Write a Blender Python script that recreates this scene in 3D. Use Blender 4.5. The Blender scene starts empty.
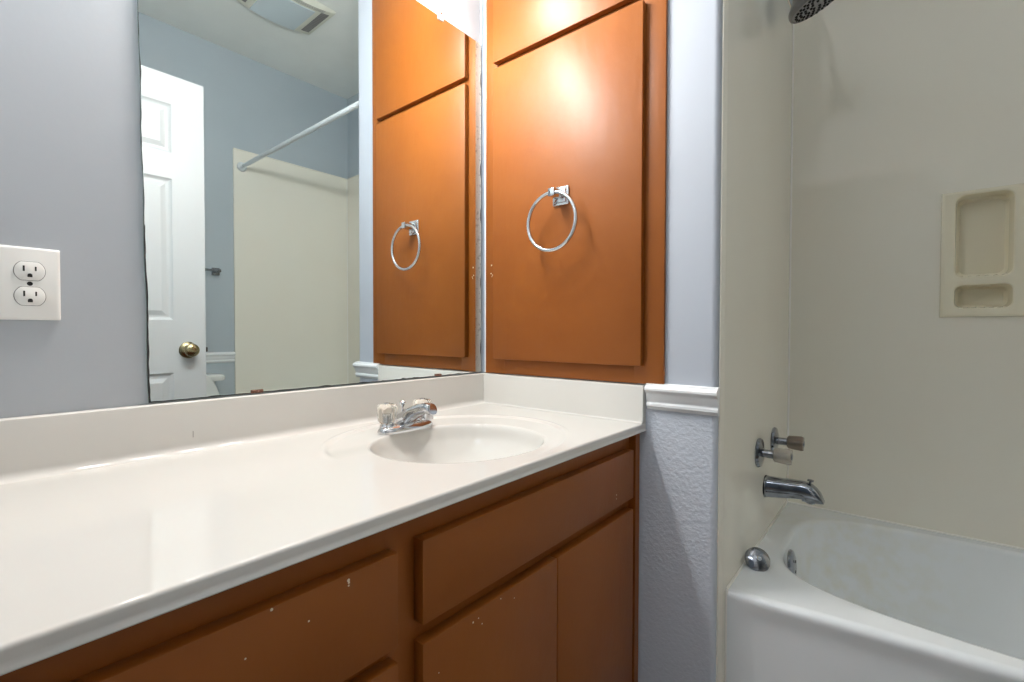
import bpy, bmesh, math, random
from mathutils import Vector, Matrix, noise
random.seed(7)
S = bpy.context.scene
COL = S.collection
PI = math.pi
FL = 0.79            # height of the counter surface above the floor

# ------------------------------------------------------------------ camera
f_px = 474.83
yaw, pitch, roll = math.radians(39.534), math.radians(-1.072), math.radians(0.112)
F = Vector((-math.sin(yaw)*math.cos(pitch), math.cos(yaw)*math.cos(pitch), math.sin(pitch)))
R0 = Vector((math.cos(yaw), math.sin(yaw), 0)); U0 = R0.cross(F)
R = R0*math.cos(roll) + U0*math.sin(roll); U = -R0*math.sin(roll) + U0*math.cos(roll)
cd = bpy.data.cameras.new('camera'); cam = bpy.data.objects.new('camera', cd); COL.objects.link(cam)
cd.sensor_width = 36; cd.lens = f_px/1024*36; cd.clip_start = 0.01
m = Matrix((R, U, -F)).transposed().to_4x4(); m.translation = Vector((1.0571, 0, FL+0.2265))
cam.matrix_world = m
S.camera = cam

# ------------------------------------------------------------------ world, view, lights
w = bpy.data.worlds.new('world'); S.world = w; w.use_nodes = True
w.node_tree.nodes['Background'].inputs[0].default_value = (0.8, 0.87, 1, 1)
w.node_tree.nodes['Background'].inputs[1].default_value = 0.1
S.view_settings.view_transform = 'Standard'; S.view_settings.look = 'None'
S.view_settings.gamma = 1; S.view_settings.use_curve_mapping = False
S.view_settings.exposure = 0.0
S.cycles.max_bounces = 14; S.cycles.glossy_bounces = 6; S.cycles.transmission_bounces = 8
S.cycles.diffuse_bounces = 10; S.cycles.sample_clamp_indirect = 6
S.cycles.caustics_reflective = True
BULB = 200.0          # radiance of the vanity bulbs
HALL_FILL_W = 9.0        # watts of the added fill light in the hall, an invented source
def area_light(name, loc, rot, sx, sy, watts, color):
    l = bpy.data.lights.new(name, 'AREA'); l.shape = 'RECTANGLE'; l.size = sx; l.size_y = sy
    l.energy = watts; l.color = color
    o = bpy.data.objects.new(name, l); COL.objects.link(o); o.location = loc; o.rotation_euler = rot
    return o
area_light('hall_fill_light', (0.95, -0.95, 2.60), (0, 0, 0), 0.5, 0.5, HALL_FILL_W, (0.84, 0.91, 1.0))  # made-up source, added as soft frontal fill through the doorway

# ------------------------------------------------------------------ materials
def mat(name, color, rough=0.5, metal=0.0, spec=0.5, bump=None, var=None, coat=0, trans=0, ior=1.45):
    """bump=(scale, strength, distance, stretch xyz); var=(scale, other colour, lo, hi)"""
    mt = bpy.data.materials.new(name); mt.use_nodes = True
    nt = mt.node_tree; b = nt.nodes['Principled BSDF']
    b.inputs['Base Color'].default_value = (*color, 1); b.inputs['Roughness'].default_value = rough
    b.inputs['Metallic'].default_value = metal; b.inputs['Specular IOR Level'].default_value = spec
    b.inputs['Coat Weight'].default_value = coat; b.inputs['Transmission Weight'].default_value = trans
    b.inputs['IOR'].default_value = ior
    tc = nt.nodes.new('ShaderNodeTexCoord')
    if bump:
        mp = nt.nodes.new('ShaderNodeMapping'); mp.inputs['Scale'].default_value = bump[3] if len(bump) > 3 else (1, 1, 1)
        nt.links.new(tc.outputs['Object'], mp.inputs[0])
        n = nt.nodes.new('ShaderNodeTexNoise'); n.inputs['Scale'].default_value = bump[0]; n.inputs['Detail'].default_value = 4
        nt.links.new(mp.outputs[0], n.inputs[0])
        bp = nt.nodes.new('ShaderNodeBump'); bp.inputs['Strength'].default_value = bump[1]; bp.inputs['Distance'].default_value = bump[2]
        nt.links.new(n.outputs[0], bp.inputs['Height']); nt.links.new(bp.outputs[0], b.inputs['Normal'])
    if var:
        n = nt.nodes.new('ShaderNodeTexNoise'); n.inputs['Scale'].default_value = var[0]; n.inputs['Detail'].default_value = 5
        nt.links.new(tc.outputs['Object'], n.inputs[0])
        r = nt.nodes.new('ShaderNodeMapRange'); r.inputs[1].default_value = var[2]; r.inputs[2].default_value = var[3]
        nt.links.new(n.outputs[0], r.inputs[0])
        mx = nt.nodes.new('ShaderNodeMix'); mx.data_type = 'RGBA'
        mx.inputs[6].default_value = (*color, 1); mx.inputs[7].default_value = (*var[1], 1)
        nt.links.new(r.outputs[0], mx.inputs[0]); nt.links.new(mx.outputs[2], b.inputs['Base Color'])
    return mt

def emit(name, color, strength):
    mt = bpy.data.materials.new(name); mt.use_nodes = True
    b = mt.node_tree.nodes['Principled BSDF']
    b.inputs['Base Color'].default_value = (*color, 1)
    b.inputs['Emission Color'].default_value = (*color, 1); b.inputs['Emission Strength'].default_value = strength
    return mt

M = dict(
    wall=mat('blue_grey_wall_paint', (.47, .525, .565), .45, bump=(26, .15, .003), var=(3, (.455, .51, .55), .45, .7)),
    lavwall_dimmed=mat('lavender_grey_wall_darkened', (.42, .445, .475), .42, bump=(26, .15, .003), var=(3, (.41, .44, .475), .45, .7)),  # room paint in a greyer hue, darkened to offset strong bulb light
    texwall=mat('knockdown_wall_paint', (.61, .65, .72), .55, bump=(125, .6, .0035)),
    smoothwall=mat('smooth_wall_paint', (.44, .47, .525), .4, bump=(20, .1, .002)),
    ceil=mat('ceiling_paint', (.86, .87, .84), .8, bump=(90, .2, .003), var=(4, (.82, .83, .80), .4, .7)),
    white=mat('white_trim_paint', (.82, .83, .84), .3),
    doorw=mat('white_door_paint', (.60, .615, .62), .35, bump=(40, .12, .002, (6, 6, .6))),
    orange=mat('burnt_orange_cabinet_paint', (.25, .071, .0085), .43, spec=.38, bump=(38, .28, .003, (1, 1, .4)),
               var=(6, (.268, .079, .0105), .4, .68)),
    orange_dk=mat('chipped_brown_edge_paint', (.12, .045, .018), .6, bump=(60, .3, .002)),
    marble=mat('almond_cultured_marble', (.655, .637, .598), .06, spec=.5, var=(5, (.64, .622, .583), .4, .7)),
    surround=mat('beige_surround_panel', (.87, .825, .725), .07, bump=(5, .03, .003),
                 var=(2.2, (.88, .85, .76), .35, .7)),
    dish=mat('cream_soap_dish_plastic', (.84, .78, .62), .22),
    seam=mat('pale_seam_caulk', (.92, .90, .85), .5),
    tub=mat('white_tub_enamel', (.85, .875, .89), .10),
    chrome=mat('chrome', (.64, .65, .67), .11, 1),
    oldchrome=mat('aged_chrome', (.36, .38, .42), .13, 1, var=(30, (.24, .25, .27), .4, .65)),
    brass=mat('antique_brass', (.42, .35, .2), .25, 1),
    acrylic=mat('clear_acrylic', (.90, .87, .81), .02, trans=1, ior=1.42),
    acrylic_old=mat('cloudy_acrylic', (.80, .74, .66), .15, trans=.6, ior=1.4),
    mirror=mat('mirror_silvering', (.86, .925, .925), .0, 1),
    tarnish=mat('tarnished_silver', (.62, .68, .66), .32, .6, var=(90, (.34, .38, .37), .55, .72)),
    black=mat('desilvered_black', (.02, .02, .02), .5),
    glass_edge=mat('greenish_glass_edge', (.35, .45, .42), .1),
    plastic=mat('white_outlet_plastic', (.80, .79, .76), .3),
    slot=mat('dark_slot', (.008, .007, .007), .6),
    rust=mat('rusted_clip', (.16, .07, .045), .5, .3, var=(220, (.45, .25, .2), .5, .7)),
    clearclip=mat('clear_plastic_clip', (.85, .88, .90), .1, trans=.5),
    porcelain=mat('white_porcelain', (.78, .79, .77), .1),
    rubber=mat('dark_rubber_nozzle', (.015, .016, .018), .5),
    grey=mat('grey_shower_plastic', (.23, .23, .24), .3, .4),
    ventw=mat('yellowed_vent_plastic', (.70, .69, .60), .4),
    lens=mat('frosted_lens', (.62, .70, .74), .25),
    ventdark=mat('dark_grille', (.22, .21, .21), .7),
    floor=mat('beige_vinyl_floor', (.30, .26, .22), .4, var=(8, (.25, .22, .18), .4, .6)),
    carpet=mat('hall_floor', (.40, .37, .33), .9),
    bulb=emit('lit_bulb', (1.0, .98, .955), BULB),
    fillglow=emit('fill_lamp_glow', (.95, .97, 1), 3),  # glow of the added fill lamp
    chip=mat('bare_chip', (.75, .66, .52), .7),
)

# stain on the tub's inner wall: yellowish patches with a shape of their own
def stain_tub():
    mt = M['tub']; nt = mt.node_tree; b = nt.nodes['Principled BSDF']
    tc = nt.nodes.new('ShaderNodeTexCoord')
    sub = nt.nodes.new('ShaderNodeVectorMath'); sub.operation = 'DISTANCE'
    sub.inputs[1].default_value = (.22, .60, .30)
    nt.links.new(tc.outputs['Object'], sub.inputs[0])
    r = nt.nodes.new('ShaderNodeMapRange'); r.inputs[1].default_value = .32; r.inputs[2].default_value = .05
    nt.links.new(sub.outputs['Value'], r.inputs[0])
    n = nt.nodes.new('ShaderNodeTexNoise'); n.inputs['Scale'].default_value = 22; n.inputs['Detail'].default_value = 6
    nt.links.new(tc.outputs['Object'], n.inputs[0])
    r2 = nt.nodes.new('ShaderNodeMapRange'); r2.inputs[1].default_value = .42; r2.inputs[2].default_value = .75
    nt.links.new(n.outputs[0], r2.inputs[0])
    mu = nt.nodes.new('ShaderNodeMath'); mu.operation = 'MULTIPLY'
    nt.links.new(r.outputs[0], mu.inputs[0]); nt.links.new(r2.outputs[0], mu.inputs[1])
    mx = nt.nodes.new('ShaderNodeMix'); mx.data_type = 'RGBA'
    mx.inputs[6].default_value = (.85, .875, .89, 1); mx.inputs[7].default_value = (.80, .79, .70, 1)
    nt.links.new(mu.outputs[0], mx.inputs[0]); nt.links.new(mx.outputs[2], b.inputs['Base Color'])
stain_tub()

# ------------------------------------------------------------------ mesh helpers
def orig(parent):
    v = Vector((0, 0, 0))
    while parent is not None:
        v += parent.location; parent = parent.parent
    return v

class MB:
    def __init__(self): self.b = bmesh.new(); self.mi = 0
    def _tag(self, old):
        for f in self.b.faces:
            if f not in old: f.material_index = self.mi
    def box(self, x0, y0, z0, x1, y1, z1, bev=0, seg=2, mi=0, rot=None):
        t = bmesh.new(); bmesh.ops.create_cube(t, size=1)
        for v in t.verts: v.co = Vector(((v.co.x+.5)*(x1-x0)+x0, (v.co.y+.5)*(y1-y0)+y0, (v.co.z+.5)*(z1-z0)+z0))
        if bev: bmesh.ops.bevel(t, geom=t.edges[:], offset=bev, segments=seg, affect='EDGES', profile=.5, clamp_overlap=True)
        if rot:
            c = Vector(((x0+x1)/2, (y0+y1)/2, (z0+z1)/2))
            for v in t.verts: v.co = rot @ (v.co-c) + c
        self._merge(t, mi); return self
    def _merge(self, t, mi=0):
        vm = {}
        for v in t.verts: vm[v] = self.b.verts.new(v.co)
        for f in t.faces:
            try: nf = self.b.faces.new([vm[v] for v in f.verts]); nf.material_index = mi
            except ValueError: pass
        t.free()
    def grid(self, rows, mi=0, close_u=False, close_v=False, cap0=False, cap1=False):
        vs = [[self.b.verts.new(p) for p in r] for r in rows]
        n, k = len(vs), len(vs[0])
        for i in range(n if close_u else n-1):
            for j in range(k if close_v else k-1):
                q = [vs[i][j], vs[(i+1) % n][j], vs[(i+1) % n][(j+1) % k], vs[i][(j+1) % k]]
                q2 = []
                for v in q:
                    if v not in q2: q2.append(v)
                try: f = self.b.faces.new(q2); f.material_index = mi
                except ValueError: pass
        if cap0: f = self.b.faces.new(vs[0]); f.material_index = mi
        if cap1: f = self.b.faces.new(vs[-1][::-1]); f.material_index = mi
        return self
    def lathe(self, prof, origin, axis=(0, 0, 1), n=32, mi=0, flute=None, cap=True, sy=1.0):
        """prof: list of (radius, distance along axis)"""
        a = Vector(axis).normalized()
        u = a.orthogonal().normalized(); v = a.cross(u)
        rows = []
        for r, h in prof:
            row = []
            for i in range(n):
                t = 2*PI*i/n
                rr = r*(1 + (flute[1]*math.cos(flute[0]*t) if flute and r > flute[2] else 0))
                row.append(Vector(origin) + a*h + u*rr*math.cos(t) + v*rr*sy*math.sin(t))
            rows.append(row)
        self.grid(rows, mi, close_v=True, cap0=cap, cap1=cap); return self
    def tube(self, pts, r, n=12, mi=0, closed=False):
        pts = [Vector(p) for p in pts]; k = len(pts); rows = []
        rs = r if isinstance(r, (list, tuple)) else [r]*k
        up = None
        for i, p in enumerate(pts):
            if closed: d = pts[(i+1) % k]-pts[i-1]
            else: d = pts[min(i+1, k-1)]-pts[max(i-1, 0)]
            d.normalize()
            if up is None: up = d.orthogonal().normalized()
            up = (up - d*up.dot(d)).normalized(); s = d.cross(up)
            rows.append([p + (up*math.cos(2*PI*j/n)+s*math.sin(2*PI*j/n))*rs[i] for j in range(n)])
        self.grid(rows, mi, close_v=True, close_u=closed, cap0=not closed, cap1=not closed); return self
    def prism(self, poly, vec, mi=0, bev=0):
        """closed 3d polygon extruded by vec"""
        t = bmesh.new(); a = [t.verts.new(p) for p in poly]; bb = [t.verts.new(Vector(p)+Vector(vec)) for p in poly]
        t.faces.new(a); t.faces.new(bb[::-1]); k = len(a)
        for i in range(k): t.faces.new([a[i], bb[i], bb[(i+1) % k], a[(i+1) % k]])
        bmesh.ops.recalc_face_normals(t, faces=t.faces)
        if bev: bmesh.ops.bevel(t, geom=t.edges[:], offset=bev, segments=2, affect='EDGES', clamp_overlap=True)
        self._merge(t, mi); return self
    def build(self, name, mats, parent=None, smooth=True, angle=35, recalc=True, loc=None):
        if recalc: bmesh.ops.recalc_face_normals(self.b, faces=self.b.faces)
        me = bpy.data.meshes.new(name)
        base = orig(parent) if parent is not None else Vector(loc or (0, 0, 0))
        for v in self.b.verts: v.co -= base
        self.b.to_mesh(me); self.b.free()
        for mm in (mats if isinstance(mats, (list, tuple)) else [mats]): me.materials.append(mm)
        if smooth:
            me.polygons.foreach_set('use_smooth', [True]*len(me.polygons)); me.set_sharp_from_angle(angle=math.radians(angle))
        o = bpy.data.objects.new(name, me); COL.objects.link(o)
        if parent is not None: o.parent = parent
        else: o.location = base
        return o

def tag(o, label=None, cat=None, group=None, kind=None):
    if label: o['label'] = label
    if cat: o['category'] = cat
    if group: o['group'] = group
    if kind: o['kind'] = kind
    return o
def thing(name, loc, label, cat, group=None, kind=None):
    o = bpy.data.objects.new(name, None); COL.objects.link(o); o.location = loc; o.empty_display_size = .05
    return tag(o, label, cat, group, kind)
def struct(name, mb, mt, label, cat, smooth=False, loc=None):
    return tag(mb.build(name, mt, smooth=smooth, loc=loc), label, cat, kind='structure')

# ------------------------------------------------------------------ key dimensions
Y1 = 1.1325          # short end wall
XS = 0.729           # its free corner
X2 = 0.738           # faucet wall face (surround)
YT = 1.185           # front edge of the tub alcove
Y2 = 1.950           # back of the tub alcove (surround face)
XW = 2.15            # opposite wall (surround face)
H = FL+1.95          # ceiling
ZT = FL-0.3855        # tub rim
SUR = FL+1.352       # top of the surround panels

# ------------------------------------------------------------------ room shell
mb = MB().box(-.1, -.12, 0, 0, Y1+.02, H)
struct('wall_left', mb, M['lavwall_dimmed'], 'pale blue-grey painted wall behind the mirror and outlet', 'wall')
# end wall block with a rounded free corner; the lower part shows the knockdown texture
def end_block(z0, z1):
    r = .014; pts = [(0, Y1), (XS-r, Y1)]
    for i in range(1, 7):
        a = PI/2*i/6; pts.append((XS-r+r*math.sin(a), Y1+r-r*math.cos(a)))
    pts += [(XS, Y2+.012), (0, Y2+.012)]
    return MB().prism([(x, y, z0) for x, y in pts], (0, 0, z1-z0))
e1 = end_block(0, FL+.066); e2 = end_block(FL+.066, H)

e1._merge(e2.b, 0)
for f in e1.b.faces:
    if f.calc_center_median().z > FL+.066: f.material_index = 1
o = e1.build('wall_end', [M['texwall'], M['smoothwall']], smooth=True, angle=30)
tag(o, 'pale grey textured short wall between wall cabinet and tub', 'wall', kind='structure')
HX0, HX1, HZ0, HZ1 = 1.152, 1.312, FL+.284, FL+.644      # opening for the soap dish
struct('wall_back', MB().box(0, Y2+.012, 0, HX0, Y2+.12, H).box(HX1, Y2+.012, 0, XW+.13, Y2+.12, H).box(HX0, Y2+.012, 0, HX1, Y2+.12, HZ0).box(HX0, Y2+.012, HZ1, HX1, Y2+.12, H).box(HX0, Y2+.08, HZ0, HX1, Y2+.12, HZ1), M['wall'], 'blue-grey wall along the back of the tub', 'wall')
struct('wall_right', MB().box(XW+.012, -.12, 0, XW+.13, Y2+.02, H), M['wall'], 'blue-grey wall opposite the mirror, seen in the mirror', 'wall')
mb = MB().box(-.1, -.12, 0, .58, 0, H).box(1.262, -.12, 0, XW+.02, 0, H).box(.58, -.12, 2.06, 1.262, 0, H)
struct('wall_front', mb, M['wall'], 'wall with the doorway behind the camera', 'wall')
struct('floor', MB().box(-.1, -2.0, -.06, XW+.13, Y2+.12, 0), M['floor'], 'beige vinyl bathroom floor', 'floor')
struct('ceiling', MB().box(-.1, -2.0, H, XW+.13, Y2+.12, H+.08), M['ceil'], 'off-white ceiling seen in the mirror', 'ceiling')
struct('wall_hall_left', MB().box(-.1, -2.0, 0, 0, -.12, H), M['wall'], 'hall wall on the left behind the camera', 'wall')
struct('wall_hall_right', MB().box(XW+.012, -2.0, 0, XW+.13, -.12, H), M['wall'], 'hall wall on the right behind the camera', 'wall')
struct('wall_hall_back', MB().box(-.1, -2.1, 0, XW+.13, -2.0, H), M['wall'], 'far hall wall behind the camera', 'wall')

# chair rail profile (distance out from wall, height)
RAIL = [(0, -.031), (.007, -.031), (.009, -.026), (.012, -.023), (.012, -.017), (.0085, -.0135), (.0085, -.011), (.012, -.006), (.014, .002),
        (.016, .009), (.021, .013), (.024, .0175), (.024, .023), (.021, .027), (.015, .0285), (.014, .0325), (0, .034)]
RZ = FL+.0675
def rail_y(xa, xb, name, label):      # runs along x on the end wall, returning round the corner
    mb = MB(); rows = []
    for xx, off in ((xa, 0), (xb, 0)):
        rows.append([(xx if k == 0 else xx+d*1.0, Y1-d, RZ+z) for d, z in RAIL] if False else [(xx, Y1-d, RZ+z) for d, z in RAIL])
    mb.grid(rows, cap0=True, cap1=True)
    return tag(mb.build(name, M['white'], angle=25), label, 'chair rail', kind='structure')
rail_y(.5655, .7355, 'trim_1', 'white moulded chair rail on the short end wall beside the side splash')
mb = MB(); rows = [[(XW+.012-d, yy, RZ+z) for d, z in RAIL] for yy in (0.0, YT-.010)]
mb.grid(rows, cap0=True, cap1=True)
tag(mb.build('trim_2', M['white'], angle=25), 'white chair rail on the opposite wall, seen in the mirror', 'chair rail', kind='structure')
# baseboards and door casing
struct('baseboard_end', MB().box(.562, Y1-.012, 0, XS-.002, Y1, .08, .003), M['white'], 'white baseboard at the foot of the short end wall', 'baseboard')
struct('baseboard_right', MB().box(XW, .002, 0, XW+.012, YT-.010, .08, .003), M['white'], 'white baseboard of the wall opposite the mirror', 'baseboard')
mb = MB().box(1.247, -.12, 0, 1.262, 0, 2.045).box(.58, -.12, 0, .595, 0, 2.045).box(.58, -.12, 2.045, 1.262, 0, 2.06)
mb.box(1.255, 0, 0, 1.31, .012, 2.11, .003).box(.60, 0, 2.052, 1.255, .012, 2.11, .003)
struct('trim_3', mb, M['white'], 'white jamb and casing of the bathroom doorway', 'door trim')

# ------------------------------------------------------------------ open door, seen in the mirror (faces -x)
XD, DY0, DY1, DZ0, DZ1 = 1.24, .064, .7275, .014, FL+1.256
dt = thing('door_1', (XD, DY0, 0), 'open white six-panel door reflected at the left of the mirror', 'door', kind='structure')
def door_slab():
    mb = MB(); T = .035
    hs = [DY0, DY0+.115, DY0+.2845, DY0+.3845, DY0+.554, DY1]       # stile / panel / mullion / panel / stile
    hs = [DY0, DY1-.554, DY1-.3845, DY1-.2845, DY1-.115, DY1]
    zs = [DZ0, .245, .755, FL+.10-.02, FL+.235, FL+.842, FL+.95, FL+1.138, DZ1]
    zs = [DZ0, .23, FL+.058, FL+.272+.0, FL+.842, FL+.945, FL+1.140, DZ1]
    # rows: rail, panel, rail, panel, rail, panel, rail
    for side, xx, sg in (('f', XD, 1), ('b', XD+T, -1)):
        for i in range(5):
            for j in range(7):
                y0, y1, z0, z1 = hs[i], hs[i+1], zs[j], zs[j+1]
                if i in (1, 3) and j in (1, 3, 5):
                    def ring(m_, d): return [(xx+sg*d, y0+m_, z0+m_), (xx+sg*d, y1-m_, z0+m_), (xx+sg*d, y1-m_, z1-m_), (xx+sg*d, y0+m_, z1-m_)]
                    rr = [ring(0, 0), ring(.006, .006), ring(.012, .009), ring(.020, .009), ring(.038, .002)]
                    mb.grid(rr, close_v=True, cap1=True)
                else:
                    vs = [mb.b.verts.new(p) for p in ((xx, y0, z0), (xx, y1, z0), (xx, y1, z1), (xx, y0, z1))]
                    mb.b.faces.new(vs)
    for poly in ([(XD, DY0, DZ0), (XD+T, DY0, DZ0), (XD+T, DY0, DZ1), (XD, DY0, DZ1)], [(XD, DY1, DZ0), (XD+T, DY1, DZ0), (XD+T, DY1, DZ1), (XD, DY1, DZ1)],
                 [(XD, DY0, DZ0), (XD+T, DY0, DZ0), (XD+T, DY1, DZ0), (XD, DY1, DZ0)], [(XD, DY0, DZ1), (XD+T, DY0, DZ1), (XD+T, DY1, DZ1), (XD, DY1, DZ1)]):
        mb.b.faces.new([mb.b.verts.new(p) for p in poly])
    bmesh.ops.remove_doubles(mb.b, verts=mb.b.verts, dist=1e-5)
    return mb
door_slab().build('door_panel', M['doorw'], dt, smooth=False)
KY, KZ = .6625, FL+.150
for sg, xx in ((-1, XD), (1, XD+.035)):
    k = MB().lathe([(0, 0), (.033, 0), (.034, .003), (.030, .007), (.020, .010), (.014, .012), (0, .012)], (xx, KY, KZ), (sg, 0, 0), 32).build('rosette', M['brass'], dt)
    MB().lathe([(0, .010), (.011, .010), (.011, .024), (.018, .029), (.0255, .037), (.0275, .046), (.025, .055), (.017, .061), (.007, .0625), (0, .0625)], (xx, KY, KZ), (sg, 0, 0), 32).build('knob', M['brass'], k)
MB().box(XD+.008, DY1, KZ-.028, XD+.027, DY1+.0015, KZ+.028).build('latch_plate', M['brass'], dt)
MB().box(XD+.011, DY1+.001, KZ-.010, XD+.024, DY1+.011, KZ+.010, .003).build('latch_bolt', M['slot'], dt)
for hz in (.25, 1.05, 1.83):
    MB().lathe([(0, 0), (.006, 0), (.006, .09), (0, .09)], (XD+.004, .058, hz), (0, 0, 1), 12).box(XD+.001, .012, hz+.002, XD+.004, DY0+.001, hz+.088).build('hinge', M['brass'], dt)

# ------------------------------------------------------------------ vanity cabinet
VF, VO = .5300, .5515   # face frame front, overlay front
VT = FL-.022
van = thing('vanity_cabinet', (.3, .55, 0), 'burnt orange painted vanity base cabinet under the white counter', 'cabinet')
mb = MB().box(.003, .004, .09, VF-.019, .02, VT).box(.003, Y1-.02, .09, VF-.019, Y1-.003, VT).box(.003, .02, .09, VF-.019, Y1-.02, .106)
mb.box(.06, .004, 0, VF-.075, Y1-.003, .09)
mb.build('carcass', M['orange'], van, smooth=False)
# face frame: top rail, bottom rail, stiles, mid rails
mb = MB()
mb.box(VF-.019, .004, VT-.055, VF, Y1-.003, VT).box(VF-.019, .004, .09, VF, Y1-.003, .13)
for a, b_ in ((.004, .04), (.372, .428), (1.068, Y1-.003)): mb.box(VF-.0192, a, .092, VF+.0002, b_, VT-.001)
mb.box(VF-.0188, .02, FL-.215, VF-.0003, 1.08, FL-.17)
mb.box(VF-.0188, .02, FL-.43, VF-.0003, .39, FL-.39)
mb.build('face_frame', M['orange'], van, smooth=False)
# the strip next to the wall stands proud of the frame
MB().box(VF-.01, 1.0985, .09, VO-.003, 1.122, VT, .001).box(VF-.01, 1.122, .09, VF+.008, Y1-.001, VT, .001).build('filler_strip', M['orange'], van, smooth=False)
CHIPS = ((.308, -.069, .0022), (.3085, -.072, .0017), (.3082, -.0755, .0014), (.259, -.095, .0013), (.193, -.102, .0012), (.219, -.064, .0018), (.1, -.10, .0012),
         (.992, -.148, .0022), (.992, -.157, .0018), (.52, -.2205, .0018), (.532, -.2195, .0012), (.54, -.232, .0012), (.62, -.226, .0011), (.585, -.212, .0014), (.45, -.26, .001))
def slab(y0, y1, z0, z1, name, par):
    mb = MB().box(VF+.0006, y0, z0, VO, y1, z1, .0016, 2)
    for y_, z_, s_ in CHIPS:       # spots where the paint has flaked off
        if y0+.002 < y_ < y1-.002 and z0+.002 < FL+z_ < z1-.002:
            mb.lathe([(0, -.0002), (s_, -.0002), (s_*.8, .0003), (0, .0004)], (VO, y_, FL+z_), (1, 0, 0), 7, mi=1)
    return mb.build(name, [M['orange'], M['chip']], par)
slab(.018, .380, FL-.187, FL-.0615, 'drawer_front', van)
slab(.018, .380, FL-.400, FL-.2075, 'drawer_front', van)
slab(.018, .380, .105, FL-.421, 'drawer_front', van)
slab(.4215, 1.0815, FL-.1785, FL-.0605, 'false_front', van)
slab(.4215, .7500, .105, FL-.2055, 'cabinet_door', van)
slab(.7530, 1.0815, .105, FL-.2055, 'cabinet_door', van)

# ------------------------------------------------------------------ vanity top with integral oval sink
vt = thing('bathroom_countertop', (.28, .56, FL), 'off-white cultured marble vanity top with moulded oval sink bowl', 'countertop')
CX, CY, CA, CB = .336, .702, .168, .184       # bowl
OX, OY, OA, OB = .302, .715, .232, .268       # outer raised ridge
def sstep(t): t = max(0, min(1, t)); return t*t*(3-2*t)
def sink_z(x, y):
    rho = math.hypot((x-CX)/CA, (y-CY)/CB)
    ro = math.hypot((x-OX)/OA, (y-OY)/OB)
    d = (ro-1)*.24
    near = 1-sstep((y-.66)/.10)
    fade = (1-.75*sstep((x-.40)/.12))*(1-near*sstep((x-.20)/.09))
    z = -.0035*sstep((0.004-d)/.012)*fade
    z += .0012*math.exp(-((d-.005)/.005)**2)*fade
    if rho < 1.06:
        t = max(0, 1-rho/1.03)
        b = -.132*(1-(1-t)**2.5)**.78 if t > 0 else 0
        lip = sstep((1.06-rho)/.10)
        z += b*lip - .002*lip
    return z
# profile across the deck: (x, z)
prof = []
for i in range(7):
    a = PI/2*i/6; prof.append((.021+.020-.020*math.cos(a)*1.0, .020-.020*math.sin(a)))
prof = [(.021+.014*(1-math.cos(PI/2*i/14)), .014*(1-math.sin(PI/2*i/14))) for i in range(15)]
x = .035
while x < .553: x += .003; prof.append((min(x, .5555), 0))
for i in range(1, 7): a = PI/2*i/6; prof.append((.5555+.0045*math.sin(a), -.0045+.0045*math.cos(a)))
prof += [(.5595, -.012), (.5592, -.0175), (.5615, -.0185), (.5612, -.0205), (.559, -.0215)]
prof += [(.51, -.0215)]
ny = 378
bm = bmesh.new(); grid = []
YE = Y1-.001
for (px_, pz) in prof:
    row = []
    for j in range(ny+1):
        y = .002+(YE-.002)*j/ny
        z = pz + (sink_z(px_, y) if (pz == 0 or px_ < .06) and pz < .01 and px_ < .550 and px_ > .03 else 0)
        row.append(bm.verts.new((px_, y, FL+z)))
    grid.append(row)
for i in range(len(prof)-1):
    for j in range(ny):
        f = bm.faces.new([grid[i][j], grid[i+1][j], grid[i+1][j+1], grid[i][j+1]])
        c = f.calc_center_median(); f.material_index = 1 if math.hypot((c.x-CX)/CA, (c.y-CY)/CB) < 1.09 and prof[i][1] == 0 else 0
f1 = bm.copy(); f2 = bm
def split(bmx, keep, name):
    bmesh.ops.delete(bmx, geom=[f for f in bmx.faces if f.material_index != keep], context='FACES')
    for f in bmx.faces: f.material_index = 0
    q = MB(); q.b.free(); q.b = bmx
    return q.build(name, M['marble'], vt, angle=80)
split(f1, 0, 'deck'); basin = split(f2, 1, 'sink_basin')
# backsplash against the mirror wall, side splash against the end wall
bs = [(.001, FL+.001), (.001, FL+.094), (.018, FL+.094), (.0205, FL+.0925), (.021, FL+.090), (.021, FL+.001)]
MB().prism([(x, .002, z) for x, z in bs], (0, YE-.002, 0)).build('backsplash', M['marble'], vt)
ss = [(Y1-.001, FL+.001), (Y1-.001, FL+.094), (Y1-.017, FL+.094), (Y1-.0195, FL+.0925), (Y1-.020, FL+.090), (Y1-.020, FL+.010), (Y1-.021, FL+.004), (Y1-.026, FL+.0006)]
MB().prism([(.0212, y, z) for y, z in ss], (.5385, 0, 0)).build('side_splash', M['marble'], vt)
# mark on the backsplash
MB().box(.0208, .306, FL+.026, .0213, .3078, FL+.038).build('scuff_mark', mat('grey_scuff', (.40, .38, .35), .6), vt, smooth=False)
zb = FL+sink_z(CX-.02, CY)
MB().lathe([(0, 0), (.021, 0), (.0215, .002), (.016, .003), (.014, .001), (0, .001)], (CX, CY, FL-.1345), (0, 0, 1), 24).build('drain', M['chrome'], basin)

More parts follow.
